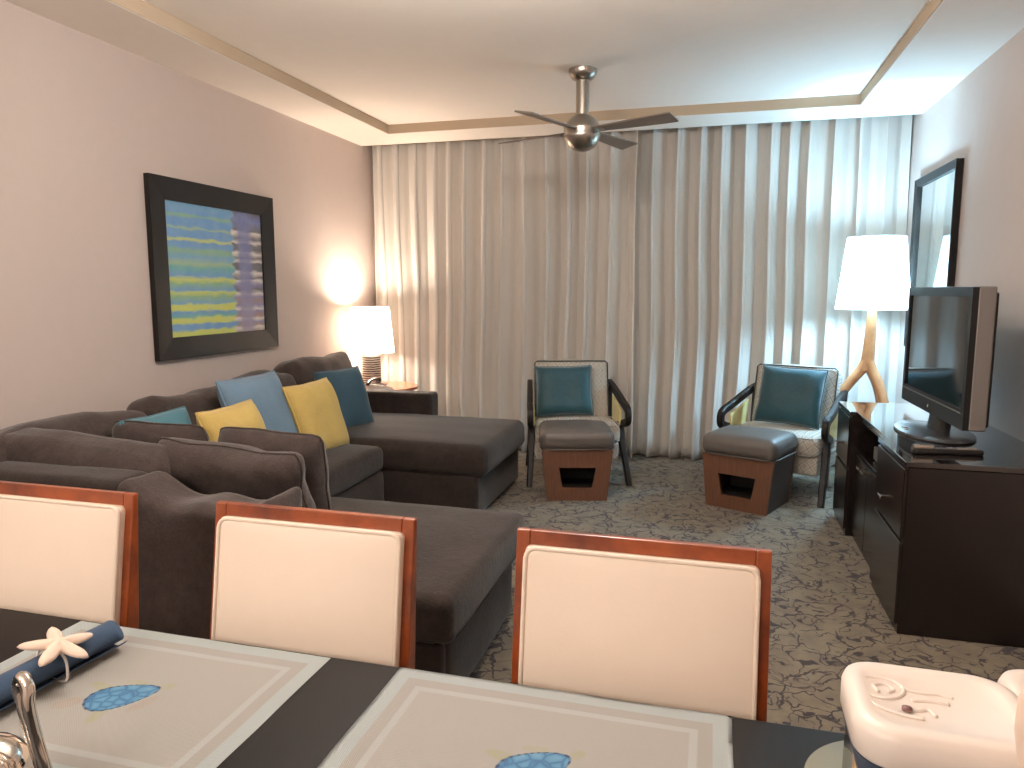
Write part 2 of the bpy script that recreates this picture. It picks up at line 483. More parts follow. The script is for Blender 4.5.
def m_mat():
    """woven placemat in object space: centre origin, 0.55 x 0.39, woven borders and an embroidered sea turtle"""
    k = N('woven_placemat'); v = k.coords()
    s = k.n('ShaderNodeSeparateXYZ'); k.l(v, s.inputs[0])
    X, Y = s.outputs[0], s.outputs[1]
    ax, ay = k.math('ABSOLUTE', X), k.math('ABSOLUTE', Y)
    d = k.math('MINIMUM', k.math('SUBTRACT', .275, ax), k.math('SUBTRACT', .195, ay))   # distance from the rim
    base = k.ramp(k.math('MULTIPLY', d, 10), [(0, srgb(222, 231, 230)), (.27, srgb(222, 231, 230)), (.29, srgb(213, 209, 203)), (.48, srgb(213, 209, 203)), (.50, srgb(229, 230, 227)), (.60, srgb(229, 230, 227)), (.62, srgb(218, 214, 207)), (1, srgb(218, 214, 207))])
    weave = k.math('MULTIPLY', k.math('SINE', k.math('MULTIPLY', X, 1900)), k.math('SINE', k.math('MULTIPLY', Y, 1900)))
    # turtle frame
    a = R(40); cx, cy = .012, -.004
    xx, yy = k.math('SUBTRACT', X, cx), k.math('SUBTRACT', Y, cy)
    U = k.math('ADD', k.math('MULTIPLY', xx, math.cos(a)), k.math('MULTIPLY', yy, math.sin(a)))
    V = k.math('SUBTRACT', k.math('MULTIPLY', yy, math.cos(a)), k.math('MULTIPLY', xx, math.sin(a)))
    # shell: ellipse narrowing to the tip
    wv = k.math('MULTIPLY_ADD', U, -.22, .034)
    r2 = k.math('ADD', k.math('POWER', k.math('ABSOLUTE', k.math('DIVIDE', U, .056)), 2.2), k.math('POWER', k.math('ABSOLUTE', k.math('DIVIDE', V, wv)), 2.0))
    inside = k.ramp(r2, [(.93, (1, 1, 1, 1)), (1.0, (0, 0, 0, 1))])
    edge = k.ramp(k.math('ABSOLUTE', k.math('SUBTRACT', r2, .93)), [(.05, (1, 1, 1, 1)), (.12, (0, 0, 0, 1))])
    ang = k.math('ARCTAN2', V, U)
    dash = k.ramp(k.math('SINE', k.math('MULTIPLY', ang, 22)), [(.1, (.35, .35, .35, 1)), (.3, (1, 1, 1, 1))])
    vo = k.n('ShaderNodeTexVoronoi', feature='DISTANCE_TO_EDGE'); vo.inputs['Scale'].default_value = 52; k.l(v, vo.inputs['Vector'])
    shell = k.ramp(vo.outputs['Distance'], [(.02, srgb(92, 148, 206)), (.12, srgb(116, 186, 228)), (.4, srgb(146, 206, 238))])
    # flippers and head: pale stitched lobes round the shell
    def lobe(u0, v0, ru, rv, rot, w):
        c, t = math.cos(rot), math.sin(rot)
        du, dv = k.math('SUBTRACT', U, u0), k.math('SUBTRACT', V, v0)
        p = k.math('ADD', k.math('MULTIPLY', du, c), k.math('MULTIPLY', dv, t)); q = k.math('SUBTRACT', k.math('MULTIPLY', dv, c), k.math('MULTIPLY', du, t))
        e = k.math('ADD', k.math('POWER', k.math('DIVIDE', p, ru), 2.0), k.math('POWER', k.math('DIVIDE', q, rv), 2.0))
        return k.math('MULTIPLY', k.ramp(e, [(.6, (1, 1, 1, 1)), (1.0, (0, 0, 0, 1))]), w)
    ye = k.math('MAXIMUM', k.math('MAXIMUM', lobe(-.03, .042, .03, .011, 2.2, .55), lobe(-.03, -.042, .03, .011, -2.2, .55)), k.math('MAXIMUM', lobe(.066, 0, .016, .010, 0, .5), lobe(.02, .036, .022, .008, 2.6, .35)))
    pk = k.math('MAXIMUM', lobe(-.078, .012, .026, .016, 0, .6), lobe(.03, -.04, .03, .012, -2.6, .5))
    nz = k.ramp(k.noise(v, 70, 3), [(.3, (.4, .4, .4, 1)), (.7, (1, 1, 1, 1))])
    col = k.mix(k.math('MULTIPLY', ye, nz), base, srgb(206, 206, 140))
    col = k.mix(k.math('MULTIPLY', pk, nz), col, srgb(214, 190, 170))
    col = k.mix(inside, col, shell)
    col = k.mix(k.math('MULTIPLY', k.math('MULTIPLY', edge, dash), .9), col, srgb(52, 74, 122))
    k.set(Base_Color=k.mix(k.math('MULTIPLY', k.math('ABSOLUTE', weave), .12), col, srgb(140, 136, 130)), Roughness=.5, Specular_IOR_Level=.4)
    k.bump(weave, .35, .001)
    return k.m
M_['mat'] = m_mat()

# ------------------------------------------------------------------ the room
XL, XR, YB, YF, ZC, ZT = -2.99, 1.37, 6.26, -2.6, 2.635, 2.705
T = .12
b = new(); box(b, XL - T, XR + T, YF - T, YB + T, -.1, 0); struct('floor', b, M_['carpet'])
b = new(); box(b, XL - T, XL, YF - T, YB + T, 0, 2.95); struct('wall_left', b, M_['wall'])
b = new(); box(b, XR, XR + T, YF - T, YB + T, 0, 2.95); struct('wall_right', b, M_['wall'])
b = new(); box(b, XL, XR, YB, YB + T, 0, 2.95); struct('wall_back', b, M_['wall'])
b = new(); box(b, XL, XR, YF - T, YF, 0, 2.95); struct('wall_front', b, M_['wall'])
# tray ceiling: a lower border round a raised field
rx0, rx1, ry0, ry1 = -2.56, .905, 1.55, 5.54
b = new()
box(b, XL, rx0, YF, 5.93, ZC, 2.93); box(b, rx1, XR, YF, 5.93, ZC, 2.93); box(b, XL, XR, 5.93, YB, 2.88, 2.93)
box(b, rx0, rx1, ry1, 5.93, ZC, 2.93); box(b, rx0, rx1, YF, ry0, ZC, 2.93); box(b, rx0, rx1, ry0, ry1, ZT, 2.93)
struct('ceiling', b, M_['ceil'])
b = new(); e = .006
box(b, rx0, rx0 + e, ry0, ry1, ZC + .002, ZT); box(b, rx1 - e, rx1, ry0, ry1, ZC + .002, ZT)
box(b, rx0 + e, rx1 - e, ry1 - e, ry1, ZC + .002, ZT); box(b, rx0 + e, rx1 - e, ry0, ry0 + e, ZC + .002, ZT)
struct('trim_1', b, M_['ceiltrim'])

# ------------------------------------------------------------------ curtains
def curtain(name, label, xa, xb, seed, dy=0.0):
    bm = new(); nx = int((xb - xa) * 260); nz = 30; z0, z1 = .012, 2.84
    rnd = random.Random(seed)
    # irregular pleats: cumulative phase
    ph = [0.0]; per = .168; cur = per; tgt = per
    for i in range(nx):
        if i % 30 == 0: tgt = per * rnd.uniform(.66, 1.4)
        cur += (tgt - cur) * .07
        ph.append(ph[-1] + 2 * math.pi * (xb - xa) / nx / cur)
    rows = []
    for j in range(nz + 1):
        t = j / nz; z = z0 + (z1 - z0) * t
        row = []
        for i in range(nx + 1):
            x = xa + (xb - xa) * i / nx
            sway = .06 * noise.noise(Vector((x * 1.1, z * .5, seed))) * (1 - t) ** .7 + .02 * noise.noise(Vector((x * 3, z * 1.1, seed + 4))) * (1 - t)
            ed = min(1, i / 12, (nx - i) / 12)
            f = ph[i] + .5 * noise.noise(Vector((x * 2, z * .5, seed + 7)))
            k = int(ph[i] / (2 * math.pi))
            am = .052 + .030 * noise.noise(Vector((x * 2.9, z * .22, seed + 9)))
            am *= (.85 + .3 * (1 - t))
            w = math.sin(f)
            w = math.copysign(abs(w) ** .62, w)             # flat-topped folds with steep sides
            y = 6.05 - .008 + dy + am * w + .014 * math.sin(2 * f + 1.1) + .010 * noise.noise(Vector((x * 9, z * .8, seed)))
            dx = .034 * math.sin(2 * f + .4) * ed
            zz = z + (.01 * noise.noise(Vector((x * 2.5, 0, seed))) if j == 0 else 0)
            row.append(bm.verts.new((x + dx + sway, min(y, YB - .03), zz)))
        rows.append(row)
    for a, c in zip(rows, rows[1:]):
        for i in range(nx): bm.faces.new((a[i], a[i + 1], c[i + 1], c[i]))
    o = obj(name, bm, M_['curtain'])
    md = o.modifiers.new('cloth', 'SOLIDIFY'); md.thickness = .0025
    return tag(o, label, 'curtain', 'floor-length curtains on the back wall')
XM = -.72
curtain('curtain', 'cream pleated curtain panel on the sofa side, warmly lit by the small table lamp', XL + .03, XM + .10, 3)
curtain('curtain', 'pale pleated curtain panel behind the tall floor lamp, running to the right wall', XM - .08, XR - .014, 11, .075)

# ------------------------------------------------------------------ framed painting (left wall)
t = thing('framed_painting', 'striped blue, green and purple abstract painting in a wide black frame on the left wall', 'painting', (XL + .003, 3.355, 1.005))
W, H, fw = 1.15, 1.02, .125
b = new()
def picture_frame(b, W, H, fw, d0, d1):
    # mitred frame, in the YZ plane, depth along x
    o = [(0, 0), (W, 0), (W, H), (0, H)]; i = [(fw, fw), (W - fw, fw), (W - fw, H - fw), (fw, H - fw)]
    bevel = .008
    for k in range(4):
        k2 = (k + 1) % 4
        P = [o[k], o[k2], i[k2], i[k]]
        A = [b.verts.new((0, *p)) for p in P]
        B = [b.verts.new(((d1 if q < 2 else d0), *p)) for q, p in enumerate(P)]
        b.faces.new(A); b.faces.new(B)
        for q in range(4): b.faces.new((A[q], A[(q + 1) % 4], B[(q + 1) % 4], B[q]))
picture_frame(b, W, H, fw, .022, .034); obj('frame', b, M_['frame'], t, smooth=False)
b = new(); box(b, .002, .012, 0, W - 2 * fw, 0, H - 2 * fw)
o = obj('canvas', b, M_['art'], t, smooth=False); o.location = (0, fw, fw)

# ------------------------------------------------------------------ mirror (right wall)
t = thing('wall_mirror', 'tall mirror in a black frame on the right wall just behind the television', 'mirror', (XR - .003, 5.82, 1.0), math.pi)
b = new(); picture_frame(b, .925, 1.16, .048, .03, .04); obj('frame', b, M_['frame'], t, smooth=False)
b = new(); box(b, .002, .014, .045, .88, .045, 1.115); obj('mirror_glass', b, M_['mirror'], t, smooth=False)

# ------------------------------------------------------------------ ceiling fan
FX, FY, FZ = -.805, 4.50, 2.34
t = thing('ceiling_fan', 'brushed nickel ceiling fan with four straight blades hanging from the raised ceiling', 'ceiling fan', (FX, FY, 0))
b = new(); lathe(b, [(.085, ZT), (.085, ZT - .012), (.080, ZT - .03), (.062, ZT - .055), (.036, ZT - .066), (.03, ZT - .07)], 40); obj('canopy', b, M_['steel'], t, auto=40)
b = new(); lathe(b, [(.040, ZT - .06), (.040, FZ + .09)], 28); obj('downrod', b, M_['steel'], t, auto=40)
prof = []
for k in range(25):
    a = -math.pi / 2 + math.pi * k / 24
    r = .112 * math.cos(a)
    if abs(a) < .07: r -= .006
    prof.append((max(r, .004), FZ + .112 * math.sin(a)))
b = new(); lathe(b, prof, 40); obj('motor_housing', b, M_['steel'], t)
for k in range(4):
    a = R(-22 + 90 * k)
    b = new(); L = [(.10, .032), (.16, .036), (.30, .046), (.45, .056), (.585, .062), (.60, .058)]
    top, bot = [], []
    Mx = Matrix.Translation((0, 0, FZ + .012)) @ Matrix.Rotation(a, 4, 'Z') @ Matrix.Rotation(R(-12), 4, 'X')
    for sgn, st in ((.004, top), (-.004, bot)):
        for x, w in L: st.append([b.verts.new(Mx @ Vector((x, -w, sgn))), b.verts.new(Mx @ Vector((x, w, sgn)))])
    for q in range(len(L) - 1):
        for st in (top, bot): b.faces.new((st[q][0], st[q + 1][0], st[q + 1][1], st[q][1]))
        for s in (0, 1): b.faces.new((top[q][s], top[q + 1][s], bot[q + 1][s], bot[q][s]))
    b.faces.new((top[0][0], top[0][1], bot[0][1], bot[0][0])); b.faces.new((top[-1][0], top[-1][1], bot[-1][1], bot[-1][0]))
    bl = obj('blade', b, M_['blade'], t, smooth=False)
    b = new(); box(b, .06, .15, -.018, .018, -.009, -.004, .002, 1, Mx); obj('blade_bracket', b, M_['steel'], bl, smooth=False)

# ------------------------------------------------------------------ sectional sofa
SB = M_['brown']
# module along the left wall
t = thing('sofa', 'dark brown sofa section along the left wall under the painting', 'sofa', (0, 0, 0), group='sectional sofa')
b = new(); softbox(b, -2.97, -1.93, 2.96, 4.03, .03, .30, .03, wob=.004); obj('base', b, SB, t)
b = new(); softbox(b, -2.97, -2.74, 1.99, 4.24, .03, .74, .05, (0, 0, .01), .006); obj('back_frame', b, SB, t)
b = new(); softbox(b, -2.70, -1.92, 2.98, 4.025, .295, .455, .045, (0, 0, .018), .006, seed=2); obj('seat_cushion', b, SB, t)
def back_cushion(parent, y0, y1, top, seed, lean=14, x=-2.66, th=.24, z0=.40, mat=None, wob=.018, rise=0.0):
    b = new(); h = top - z0
    Mx = Matrix.Translation((x, 0, z0)) @ Matrix.Rotation(R(-lean), 4, 'Y')
    softbox(b, -th / 2, th / 2, y0, y1, 0, h, .07, (.03, 0, .012), wob, 4.2, M=Mx, seed=seed,
            fn=lambda p: Vector((p.x, p.y, p.z - .016 * math.sin((p.y - y0) / (y1 - y0) * math.pi * 2.3 + seed) * max(0, p.z / h) ** 2 + rise * (1 - (p.y - y0) / (y1 - y0)) * max(0, p.z - z0) / h)))
    return obj('back_cushion', b, mat or M_['brown2'], parent)
back_cushion(t, 1.98, 2.93, .835, 1, x=-2.64, wob=.012, rise=.09)
back_cushion(t, 2.93, 3.52, .855, 4, x=-2.63)
back_cushion(t, 3.52, 4.20, .885, 7, x=-2.63)

# chaise at the far end
t = thing('chaise_sofa', 'dark brown chaise sofa section jutting out beside the round side table', 'sofa', (0, 0, 0), group='sectional sofa')
b = new(); softbox(b, -2.72, -1.345, 4.075, 5.06, .02, .29, .03, wob=.004); obj('base', b, SB, t)
b = new(); softbox(b, -2.72, -1.285, 4.05, 5.04, .275, .475, .06, (.01, .01, .015), .006, seed=5); obj('seat_cushion', b, SB, t)
b = new(); softbox(b, -2.97, -2.03, 5.05, 5.22, .02, .625, .03, (0, 0, .004), .004); obj('arm', b, SB, t)
b = new(); softbox(b, -2.97, -2.73, 4.26, 5.05, .04, .74, .05, wob=.005); obj('back_frame', b, SB, t)
back_cushion(t, 4.24, 5.03, .925, 9, x=-2.66, wob=.022)

# near section with its back to the dining table
t = thing('near_sofa', 'dark brown sofa section with its back to the dining chairs and an open right end', 'sofa', (0, 0, 0), group='sectional sofa')
b = new(); softbox(b, -2.66, -.785, 2.06, 2.87, .03, .30, .035, wob=.004); obj('base', b, SB, t)
b = new(); softbox(b, -2.66, -1.755, 2.17, 2.92, .285, .455, .05, (.0, .01, .015), .006, seed=8); obj('seat_cushion', b, SB, t)
b = new(); softbox(b, -1.75, -.742, 1.985, 2.93, .305, .462, .036, (.006, .008, .014), .006, seed=3); sc = obj('seat_cushion', b, SB, t)
b = new()
sweep(b, [(p[0] - 1.246, p[1] + 2.4575, .322) for p in rrect(.998, .94, .06)], circ(.006, 6), closed=True)
obj('welt', b, SB, sc)
b = new(); softbox(b, -1.40, -.785, 2.0, 2.06, .03, .30, .025, (0, 0, 0), .003, seed=3); obj('end_panel', b, SB, t)
b = new(); softbox(b, -2.735, -1.955, 1.97, 2.16, .03, .745, .035, (0, .005, .008), .005, seed=6); obj('back_frame', b, SB, t)
def slump(p):
    u = (p.x + 1.90) / .57
    k = max(0, (p.z - .3) / .45)
    p.z -= k * (.085 * math.sin(min(1, max(0, u)) * math.pi) ** .8) * (1 + .3 * math.sin(u * 9))
    if k > .5: p.y += .03 * math.sin(u * 7) * (k - .5)
    return p
b = new(); softbox(b, -1.94, -1.34, 1.945, 2.165, .03, .765, .045, (.0, .02, .0), .012, 4, fn=slump, n=20, seed=12); obj('slumped_back', b, M_['brown2'], t)
b = new()
Mx = Matrix.Translation((-2.34, 2.29, .44)) @ Matrix.Rotation(R(9), 4, 'X')
softbox(b, -.41, .375, -.11, .11, 0, .405, .07, (0, .03, .01), .014, 4, fn=lambda p: Vector((p.x, p.y, p.z - .05 * (p.x + .30) / .7 * max(0, p.z) / .4)), M=Mx, seed=21, n=16); obj('back_cushion', b, M_['brown2'], t)

grp = 'loose brown cushions on the near sofa section'
pillow('loose_cushion', 'large rumpled brown cushion leaning over the slumped sofa back behind the middle dining chair', 'cushion', M_['brown2'],
       (-1.765, 2.36, .622), (1, -.05, -.02), (0, -.22, 1), .70, .45, .22, 31, grp, pr=.005, pinch=.06, wob=.026, droop=.025, soft=.10)
pillow('loose_cushion', 'brown cushion standing just behind the large rumpled one, its right edge showing', 'cushion', M_['brown2'],
       (-1.735, 2.575, .625), (1, -.03, -.03), (-.05, -.16, 1), .52, .44, .17, 33, grp, pr=.005, pinch=.05, wob=.02, soft=.09)
pillow('loose_cushion', 'flat-topped brown cushion in the sofa corner in front of the small teal cushion', 'cushion', M_['brown2'],
       (-2.325, 2.63, .63), (1, .10, -.02), (0, -.2, 1), .47, .42, .18, 35, grp, pr=.005, pinch=.05, wob=.018, soft=.09)

# ------------------------------------------------------------------ scatter cushions on the wall side
g2 = 'coloured scatter cushions on the sofa'
pillow('scatter_cushion', 'small teal cushion mostly hidden in the sofa corner beneath the painting', 'cushion', M_['teal_s'], (-2.42, 2.745, .655), (.10, 1, .03), (-.30, 0, 1), .38, .38, .14, 41, g2)
pillow('scatter_cushion', 'mustard yellow cushion propped against the large light blue cushion', 'cushion', M_['yellow'], (-2.20, 2.985, .65), (.03, 1, .02), (-.34, .02, 1), .42, .42, .15, 42, g2)
pillow('scatter_cushion', 'large light blue cushion leaning on the sofa back between the two yellow ones', 'cushion', M_['blue'], (-2.40, 3.47, .69), (.05, 1, .02), (-.36, .02, 1), .51, .52, .16, 43, g2)
pillow('scatter_cushion', 'mustard yellow cushion overlapping the dark teal cushion on the chaise', 'cushion', M_['yellow'], (-2.27, 3.84, .64), (.08, 1, .02), (-.36, .05, 1), .44, .46, .15, 44, g2)
pillow('scatter_cushion', 'dark teal cushion at the arm of the chaise near the table lamp', 'cushion', M_['teal'], (-2.41, 4.44, .66), (.34, .94, .03), (-.34, .10, 1), .40, .44, .15, 45, g2)

# ------------------------------------------------------------------ round side table, lamp, telephone
TX, TY, TZ = -2.66, 5.54, .605
t = thing('side_table', 'round wooden side table in the corner behind the chaise arm', 'table', (TX, TY, 0))
b = new(); lathe(b, [(.29, TZ - .028), (.302, TZ - .02), (.305, TZ - .008), (.298, TZ), (.0015, TZ)], 64, cap1=True); obj('table_top', b, M_['redwood'], t, auto=40)
b = new(); lathe(b, [(.03, .03), (.028, TZ - .026)], 24); obj('pedestal', b, M_['armwood'], t, auto=40)
b = new(); lathe(b, [(.2, 0), (.2, .014), (.18, .024), (.03, .04)], 48); obj('foot', b, M_['armwood'], t, auto=40)

LX, LY = -2.765, 5.56
t = thing('table_lamp', 'lit table lamp with a white shade and ribbed base on the round side table', 'lamp', (LX, LY, TZ))
b = new(); lathe(b, [(.082, 0), (.085, .004), (.085, .012), (.08, .016), (.074, .02)] + [(.074 + (.004 if k % 2 else 0) + .004 * (1 - k / 34), .022 + k * .0068) for k in range(34)] + [(.07, .256)], 40); obj('base', b, M_['ribs'], t)
b = new(); lathe(b, [(.058, .254), (.058, .27), (.02, .275), (.012, .30), (.008, .53)], 28); obj('neck', b, M_['whitedull'], t, auto=40)
def drum(b, r0, r1, z0, z1, n=64):
    lathe(b, [(r0 + (r1 - r0) * k / 6, z0 + (z1 - z0) * k / 6) for k in range(7)], n, cap0=False, cap1=False)
b = new(); drum(b, .192, .156, .278, .652); sh = obj('lamp_shade', b, M_['shade'], t)
for r, z in ((.192, .278), (.156, .652)):
    b = new(); sweep(b, [(r * math.cos(a), r * math.sin(a), z) for a in [2 * math.pi * k / 64 for k in range(64)]], circ(.0025, 6), closed=True); obj('rim', b, M_['shade'], sh)
for z, part in ((.565, .62), (.355, .38)):
    b = new(); lathe(b, [(.055 * math.sin(math.pi * k / 12) + .001, z - .055 * math.cos(math.pi * k / 12)) for k in range(13)], 24); obj('bulb', b, m_emit('warm_bulb', TL_C, part * TL_W / (math.pi * .038)), t)

t = thing('telephone', 'white corded telephone on the side table in front of the lamp', 'telephone', (-2.585, 5.325, TZ), R(-12))
b = new(); prism(b, [(-.075, 0), (.075, 0), (.075, .012), (-.075, .05)], -.09, .09, 'x', .005); obj('body', b, M_['white'], t, auto=40)
b = new(); P = smooth_path([(-.055, -.07, .058), (-.057, -.03, .072), (-.057, .03, .08), (-.055, .07, .074)], 5)
sweep(b, P, rrect(.034, .02, .4), up=(0, 0, 1)); box(b, -.074, -.036, -.088, -.048, .036, .062, .007); box(b, -.074, -.036, .046, .086, .048, .08, .007); obj('handset', b, M_['black'], t, auto=50)
b = new()
for i in range(3):
    for j in range(4): box(b, -.012 + i * .024, .006 + i * .024, -.045 + j * .025, -.028 + j * .025, .018 + (j * .0062), .026 + (j * .0062), .002, 1)
obj('keypad', b, M_['black'], t, smooth=False)

# ------------------------------------------------------------------ armchairs
def make_armchair(label):
    t = thing('armchair', label, 'armchair', group='armchairs in front of the curtain')
    A = M_['armfab']
    b = new(); softbox(b, -.30, .30, -.02, .50, .17, .30, .02, wob=.002); obj('seat_base', b, A, t)
    b = new(); softbox(b, -.305, .305, -.05, .40, .295, .435, .045, (.005, .01, .022), .004, seed=1); sc = obj('seat_cushion', b, A, t)
    b = new(); pp = rrect(.61, .45, .12)
    for z in (.31, .425): sweep(b, [(p[0], p[1] + .175, z) for p in pp], circ(.0045, 6), closed=True)
    obj('piping', b, A, sc)
    Mb = Matrix.Translation((0, .375, .36)) @ Matrix.Rotation(R(-13), 4, 'X')
    b = new(); softbox(b, -.29, .29, -.06, .06, .04, .50, .04, (.0, .022, .01), .004, M=Mb, seed=3); bc = obj('back_cushion', b, A, t)
    b = new(); pp = [(-.27, .05), (.27, .05), (.283, .07), (.283, .478), (.265, .493), (-.265, .493), (-.283, .478), (-.283, .07)]
    sweep(b, [Mb @ Vector((p[0], -.056, p[1])) for p in pp], circ(.005, 6), closed=True); obj('piping', b, M_['darkpipe'], bc)
    b = new(); softbox(b, -.285, .285, .055, .115, .0, .47, .02, wob=.002, M=Mb); obj('back_panel', b, A, t)
    for s in (-1, 1):
        # arm loop: slopes from the back post down to a rounded front, then returns to the seat rail
        P = smooth_path([(s * .315, .50, .675), (s * .325, .36, .65), (s * .345, .08, .578), (s * .35, -.02, .556), (s * .352, -.062, .53), (s * .352, -.066, .475), (s * .348, -.03, .45), (s * .335, .06, .425), (s * .322, .16, .395)], 6)
        b = new(); sweep(b, P, rrect(.056, .042), up=(1, 0, 0)); obj('arm', b, M_['armwood'], t, auto=28)
        P = smooth_path([(s * .325, .10, .42), (s * .335, .04, .28), (s * .35, -.05, .12), (s * .36, -.11, 0)], 5)
        b = new(); sweep(b, P, rrect(.05, .046), up=(1, 0, 0), scale=[1.12 - .3 * k / (len(P) - 1) for k in range(len(P))]); obj('leg', b, M_['armwood'], t, auto=28)
        P = [(s * .315, .50, .69), (s * .312, .47, .40), (s * .315, .49, .2), (s * .325, .55, 0)]
        b = new(); sweep(b, smooth_path(P, 4), rrect(.044, .04), up=(1, 0, 0)); obj('leg', b, M_['armwood'], t, auto=28)
        b = new(); prism(b, [(.04, .41), (.34, .38), (.36, .60), (.02, .525)], s * .318 - .006, s * .318 + .006, 'x', .003); obj('side_panel', b, M_['paleyellow'], t, smooth=False)
    return t
ac1 = make_armchair('grey quilted armchair with dark wood arms standing beside the chaise sofa')
ac1.location = (-.925, 5.14, 0); ac1.rotation_euler.z = R(18)
ac2 = copy_tree(ac1)
ac2['label'] = 'grey quilted armchair with dark wood arms standing beside the floor lamp and console'
ac2.location = (.42, 5.19, 0); ac2.rotation_euler.z = R(-23)
def on_chair(ch, p):
    return Matrix.Translation(ch.location) @ Matrix.Rotation(ch.rotation_euler.z, 4, 'Z') @ Vector(p)
def dirv(ch, p): return Matrix.Rotation(ch.rotation_euler.z, 3, 'Z') @ Vector(p)
g3 = 'teal silk cushions on the armchairs'
pillow('silk_cushion', 'teal silk cushion on the armchair beside the chaise', 'cushion', M_['tealsilk'], on_chair(ac1, (-.075, .25, .645)), dirv(ac1, (1, 0, .02)), dirv(ac1, (0, .28, 1)), .44, .39, .13, 51, g3, wob=.007)
pillow('silk_cushion', 'glossy teal silk cushion on the armchair beside the floor lamp', 'cushion', M_['tealsilk'], on_chair(ac2, (.02, .25, .66)), dirv(ac2, (1, 0, -.03)), dirv(ac2, (0.0, .28, 1)), .46, .42, .13, 52, g3, wob=.009)

# ------------------------------------------------------------------ ottomans
def make_ottoman(label):
    t = thing('ottoman', label, 'ottoman', group='ottomans in front of the armchairs')
    wb, wt, d, z1 = .20, .235, .42, .345       # half widths at the floor and at the top, depth
    hw = lambda z: wb + (wt - wb) * z / z1
    def panel(y0, y1):
        b = new()
        zi0, zi1 = .085, .225; xi = lambda z: (.098 + .026 * (z - zi0) / (zi1 - zi0))
        out = [(-hw(0), 0), (hw(0), 0), (hw(z1), z1), (-hw(z1), z1)]
        inn = [(-xi(zi0), zi0), (xi(zi0), zi0), (xi(zi1), zi1), (-xi(zi1), zi1)]
        vs = {}
        for nm, L in (('o', out), ('i', inn)):
            for q, p in enumerate(L):
                for yy in (y0, y1): vs[nm, q, yy] = b.verts.new((p[0], yy, p[1]))
        for q in range(4):
            r = (q + 1) % 4
            for yy in (y0, y1): b.faces.new((vs['o', q, yy], vs['o', r, yy], vs['i', r, yy], vs['i', q, yy]))
            for nm in 'oi': b.faces.new((vs[nm, q, y0], vs[nm, r, y0], vs[nm, r, y1], vs[nm, q, y1]))
        return b
    obj('front_panel', panel(-.205, -.180), M_['ottowood'], t, smooth=False)
    obj('rear_panel', panel(.180, .205), M_['ottowood'], t, smooth=False)
    for s in (-1, 1):
        b = new(); P = [(s * (hw(0) - .024), 0), (s * (hw(0) - .003), 0), (s * (hw(z1) - .003), z1), (s * (hw(z1) - .024), z1)]
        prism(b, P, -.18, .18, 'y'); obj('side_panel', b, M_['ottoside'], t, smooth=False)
    b = new(); box(b, -.178, .178, -.178, .178, .05, .07); obj('shelf', b, M_['recess_shade'], t, smooth=False)
    b = new(); box(b, -.17, .17, .12, .14, .07, .30); obj('inner_panel', b, M_['recess_shade'], t, smooth=False)
    b = new(); softbox(b, -.245, .245, -.222, .222, .345, .475, .05, (.004, .006, .022), .003); c = obj('seat_cushion', b, M_['ottoleather'], t)
    b = new(); pp = rrect(.488, .442, .14); sweep(b, [(p[0], p[1], .352) for p in pp], circ(.0055, 6), closed=True); obj('piping', b, M_['cord'] if False else M_['ottoleather'], c)
    return t
ot1 = make_ottoman('reddish wood ottoman with grey leather top in front of the armchair beside the chaise')
ot1.location = (-.895, 4.88, 0); ot1.rotation_euler.z = R(15)
ot2 = copy_tree(ot1); ot2['label'] = 'reddish wood ottoman with grey leather top in front of the armchair nearer the console'
ot2.location = (.255, 4.93, 0); ot2.rotation_euler.z = R(-24)

# ------------------------------------------------------------------ floor lamp
t = thing('floor_lamp', 'tall lit floor lamp with white shade and forked honey wood legs in the right corner', 'lamp', (1.055, 5.55, 0))
b = new()
P = [(0, 0, 1.30), (-.002, 0, 1.1), (-.008, 0, .95), (-.014, 0, .84)]
sweep(b, smooth_path(P, 4), rrect(.076, .06, .35), up=(0, 1, 0), scale=[.75 + .5 * k / 12 for k in range(13)]); obj('stem', b, M_['blondwood'], t, auto=60)
for P in ([(-.02, 0, .90), (-.05, 0, .84), (-.115, -.01, .755), (-.185, -.02, .63), (-.235, -.03, .35), (-.25, -.03, .0)],
          [(-.005, -.01, .90), (.02, -.02, .84), (.062, -.06, .74), (.098, -.11, .58), (.115, -.15, .33), (.12, -.16, 0)],
          [(-.005, .01, .90), (.02, .02, .84), (.072, .07, .74), (.118, .12, .58), (.14, .16, .33), (.145, .17, 0)]):
    b = new(); Q = smooth_path(P, 6); sweep(b, Q, rrect(.07, .058, .35), up=(0, 1, .05), scale=[1.05 - .3 * k / (len(Q) - 1) for k in range(len(Q))]); obj('leg', b, M_['blondwood'], t, auto=60)
b = new(); drum(b, .238, .182, 1.268, 1.758, 72); sh = obj('lamp_shade', b, M_['shade2'], t)
for r, z in ((.238, 1.268), (.182, 1.758)):
    b = new(); sweep(b, [(r * math.cos(a), r * math.sin(a), z) for a in [2 * math.pi * k / 64 for k in range(64)]], circ(.0025, 6), closed=True); obj('rim', b, M_['shade2'], sh)
b = new(); lathe(b, [(.012, 1.29), (.008, 1.62)], 16); obj('socket', b, M_['whitedull'], t)
for z, part in ((1.66, .42), (1.365, .58)):
    b = new(); lathe(b, [(.06 * math.sin(math.pi * k / 12) + .001, z - .06 * math.cos(math.pi * k / 12)) for k in range(13)], 24); obj('bulb', b, m_emit('cool_bulb', FL_C, part * FL_W / (math.pi * .0452)), t)

